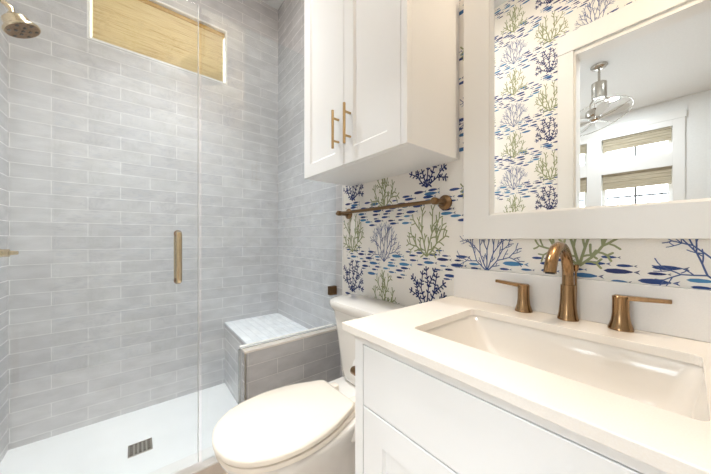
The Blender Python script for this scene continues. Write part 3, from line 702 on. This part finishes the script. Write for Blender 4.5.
def lever(x, s, rise):
    y = FY-0.001
    bm = B(); lathe(bm, [(0.0243, 0.0003), (0.0243, 0.005), (0.0228, 0.008), (0.0185, 0.022), (0.0165, 0.04), (0.0160, 0.068), (0.0165, 0.082), (0.0150, 0.084), (0, 0.0845)], (x, y, ZT), (0, 0, 1), 32); t = obj('handle', bm, M['bronze'], fa, smooth=35)
    bm = B(); sgn = s
    xa, xb = x - sgn*0.012, x + sgn*0.084
    z0, z1 = ZT+0.080, ZT+0.080+rise
    sec = lambda xx, z, w, h: [(xx, y-w, z-h), (xx, y+w, z-h), (xx, y+w, z+h), (xx, y-w, z+h)]
    loft(bm, [sec(xa, z0, 0.009, 0.0060), sec(x + sgn*0.02, z0+0.001, 0.0085, 0.0058), sec(xb, z1, 0.0065, 0.0046)])
    bmesh.ops.bevel(bm, geom=bm.edges[:], offset=0.0015, segments=2, profile=0.5, affect='EDGES'); obj('lever', bm, M['bronze'], t)
lever(-0.325, -1, 0.006)
lever(-0.106, 1, 0.004)

# toilet paper holder on the vanity side
tp = thing('toilet_paper_holder', (VX0, -0.43, 0.733), 'small bronze toilet paper holder on the vanity side by the toilet', 'toilet paper holder')
for y in (-0.500, -0.360):
    bm = B(); lathe(bm, [(0.020, 0.001), (0.020, 0.006), (0.010, 0.010), (0.0085, 0.040), (0.0120, 0.044), (0.0120, 0.064), (0.010, 0.067), (0, 0.067)], (VX0, y, 0.733), (-1, 0, 0), 24); obj('post', bm, M['bronze_dark'], tp, smooth=40)
bm = B(); tube(bm, [(VX0-0.054, -0.491, 0.733), (VX0-0.054, -0.369, 0.733)], 0.007, 14); obj('spindle', bm, M['bronze_dark'], tp, smooth=40)
bm = B(); lathe(bm, [(0.0155, 0), (0.040, 0), (0.041, 0.002), (0.041, 0.098), (0.040, 0.100), (0.0155, 0.100), (0.0155, 0.0)], (VX0-0.054, -0.480, 0.7245), (0, 1, 0), 36)
rl = obj('toilet_paper_roll', bm, M['paper_roll'], smooth=40, origin=None); tag(rl, 'white toilet paper roll on the holder beside the vanity', 'toilet paper roll')

# ------------------------------------------------------------------ bedroom things seen in the mirror
def rshade(x0, x1, zt, zb, label):
    t = thing('woven_shade', ((x0+x1)/2, BY0-0.03, zt), label, 'window shade', 'woven shades on the bedroom windows')
    bm = B(); box(bm, x0+0.01, x1-0.01, BY0-0.045, BY0-0.005, zt-0.03, zt, 0.002); obj('head_rail', bm, M['bamboo_grey'], t)
    bm = B(); n = 4; h = (zt-0.03-zb)/n
    for k in range(n): box(bm, x0+0.012, x1-0.012, BY0-0.040, BY0-0.012-0.004*(k % 2), zb+k*h, zb+(k+1)*h-0.002, 0.004)
    obj('shade_fold', bm, M['bamboo_grey'], t)
rshade(WINX[0][0], WINX[0][1], 2.905, 2.69, 'raised woven shade on the upper right bedroom window in the mirror')
rshade(WINX[0][0], WINX[0][1], 2.275, 2.00, 'raised woven shade on the lower right bedroom window in the mirror')
rshade(WINX[1][0], WINX[1][1], 2.905, 2.74, 'raised woven shade on the upper left bedroom window in the mirror')
rshade(WINX[1][0], WINX[1][1], 2.275, 2.00, 'raised woven shade on the lower left bedroom window in the mirror')
# ceiling fan
fx, fy = -0.71, -3.6
fn = thing('ceiling_fan', (fx, fy, BZ), 'brushed nickel ceiling fan with tilted round cage in the bedroom beyond the doorway', 'ceiling fan')
bm = B(); lathe(bm, [(0.085, 0), (0.085, 0.01), (0.07, 0.028), (0.03, 0.045), (0.015, 0.05)], (fx, fy, BZ-0.0005), (0, 0, -1), 32); obj('canopy', bm, M['nickel'], fn, smooth=40)
bm = B(); tube(bm, [(fx, fy, BZ-0.04), (fx, fy, 3.12)], 0.013, 14); obj('down_rod', bm, M['nickel'], fn, smooth=40)
bm = B(); lathe(bm, [(0.02, 0), (0.06, 0.012), (0.075, 0.02), (0.075, 0.20), (0.065, 0.215), (0.03, 0.22)], (fx, fy, 3.12), (0, 0, -1), 32); obj('motor_housing', bm, M['nickel'], fn, smooth=35)
fd = Vector((0.30, 0.12, -1)).normalized(); hub = Vector((fx-0.05, fy, 2.69)); fu, fv = frame_dir(fd)
bm = B()
for s in (-1, 1): tube(bm, [(fx+s*0.055, fy, 2.91), (fx+s*0.085, fy, 2.86), (fx+s*0.085, fy, 2.78), hub + Vector((s*0.05, 0, 0.03))], 0.010, 10)
obj('yoke', bm, M['nickel'], fn, smooth=40)
bm = B(); lathe(bm, [(0.03, -0.10), (0.065, -0.085), (0.08, -0.04), (0.08, 0.0), (0.055, 0.012), (0.05, 0.05), (0.03, 0.065), (0, 0.068)], hub, fd, 32); obj('fan_hub', bm, M['nickel'], fn, smooth=40)
for k in range(5):
    a0 = 2*PI*k/5 + 0.35; bm = B()
    P = lambda r, t, h: hub + fd*(0.03+h) + (fu*math.cos(a0+t) + fv*math.sin(a0+t))*r
    lo = [P(0.05, -0.25, 0), P(0.15, -0.30, -0.008), P(0.27, -0.26, -0.010), P(0.325, -0.13, -0.006), P(0.332, 0.05, 0.002), P(0.29, 0.20, 0.008), P(0.17, 0.28, 0.008), P(0.05, 0.25, 0.004)]
    loft(bm, [lo, [p + fd*0.006 for p in lo]]); obj('fan_blade', bm, M['blade'], fn, smooth=30)
bm = B()
def ring(r, h, rr): 
    pts = [hub + fd*h + (fu*math.cos(2*PI*k/48) + fv*math.sin(2*PI*k/48))*r for k in range(49)]; tube(bm, pts, rr, 8, False)
ring(0.36, 0.03, 0.005)
for k in range(5):
    a = 2*PI*k/5; d = fu*math.cos(a) + fv*math.sin(a); tube(bm, [hub + fd*0.055 + d*0.04, hub + fd*0.06 + d*0.2, hub + fd*0.03 + d*0.36], 0.003, 6)
obj('fan_cage', bm, M['nickel'], fn, smooth=60)
# recessed and ceiling lights; most are unseen and added for fill
def can(x, y, z, label, grp=None):
    t = thing('recessed_light', (x, y, z), label, 'recessed light', grp)
    bm = B(); lathe(bm, [(0.062, 0.0005), (0.070, 0.0005), (0.070, 0.006), (0.068, 0.008), (0.064, 0.006), (0.062, 0.0005)], (x, y, z), (0, 0, -1), 32); obj('trim_ring', bm, M['trim'], t, smooth=40)
    bm = B(); lathe(bm, [(0.062, 0.0008), (0.062, 0.003), (0, 0.0035)], (x, y, z), (0, 0, -1), 32); obj('lens', bm, M['lens'], t, smooth=40)
can(-0.744, -4.808, BZ, 'lit recessed ceiling light behind the fan in the mirror')
def added_bowl_lamp(x, y, zb, label):  # unseen uplight added over the vanity
    t = thing('added_uplight', (x, y, ZC), label, 'ceiling light')
    bm = B(); lathe(bm, [(0.06, 0.0005), (0.06, 0.012), (0.012, 0.022)], (x, y, ZC), (0, 0, -1), 32); obj('canopy', bm, M['bronze_dark'], t, smooth=40)
    bm = B(); tube(bm, [(x, y, ZC-0.02), (x, y, zb+0.03)], 0.008, 12); obj('stem', bm, M['bronze_dark'], t, smooth=40)
    bm = B(); lathe(bm, [(0, 0), (0.08, 0.006), (0.15, 0.035), (0.185, 0.08), (0.19, 0.11), (0.186, 0.11), (0.18, 0.082), (0.147, 0.04), (0.08, 0.012), (0, 0.008)], (x, y, zb), (0, 0, 1), 40); obj('bowl_shade', bm, M['trim'], t, smooth=40)
t = thing('added_dome_lamp', (-1.23, -0.74, ZC), 'added opal dome lamp, unseen, brightening the room before the shower glass', 'ceiling light')
bm = B(); lathe(bm, [(0.19, 0.0005), (0.19, 0.03), (0.175, 0.034), (0.17, 0.03)], (-1.23, -0.74, ZC), (0, 0, -1), 40); obj('light_base', bm, M['bronze_dark'], t, smooth=40)
bm = B(); lathe(bm, [(0.172, 0.034), (0.16, 0.06), (0.12, 0.085), (0.06, 0.098), (0, 0.1)], (-1.23, -0.74, ZC), (0, 0, -1), 40); obj('diffuser', bm, M['lens'], t, smooth=60)
added_bowl_lamp(0.05, -0.50, 2.62, 'added white bowl uplight, unseen, standing in for the warm vanity light')
can(0.0, -0.075, ZC, 'added recessed can, unseen, warming the cabinet side from over the mirror')
can(-1.62, -0.90, ZC, 'lit recessed ceiling light over the shower')
for x, y, w_ in [(0.8, -3.0, 'at the right of the bedroom'), (-2.2, -3.0, 'at the left of the bedroom'), (-0.35, -2.28, 'before the doorway, nearer the shower'), (0.20, -2.28, 'before the doorway, farther from the shower')]:
    can(x, y, BZ, 'added recessed bedroom ceiling light, unseen, ' + w_)
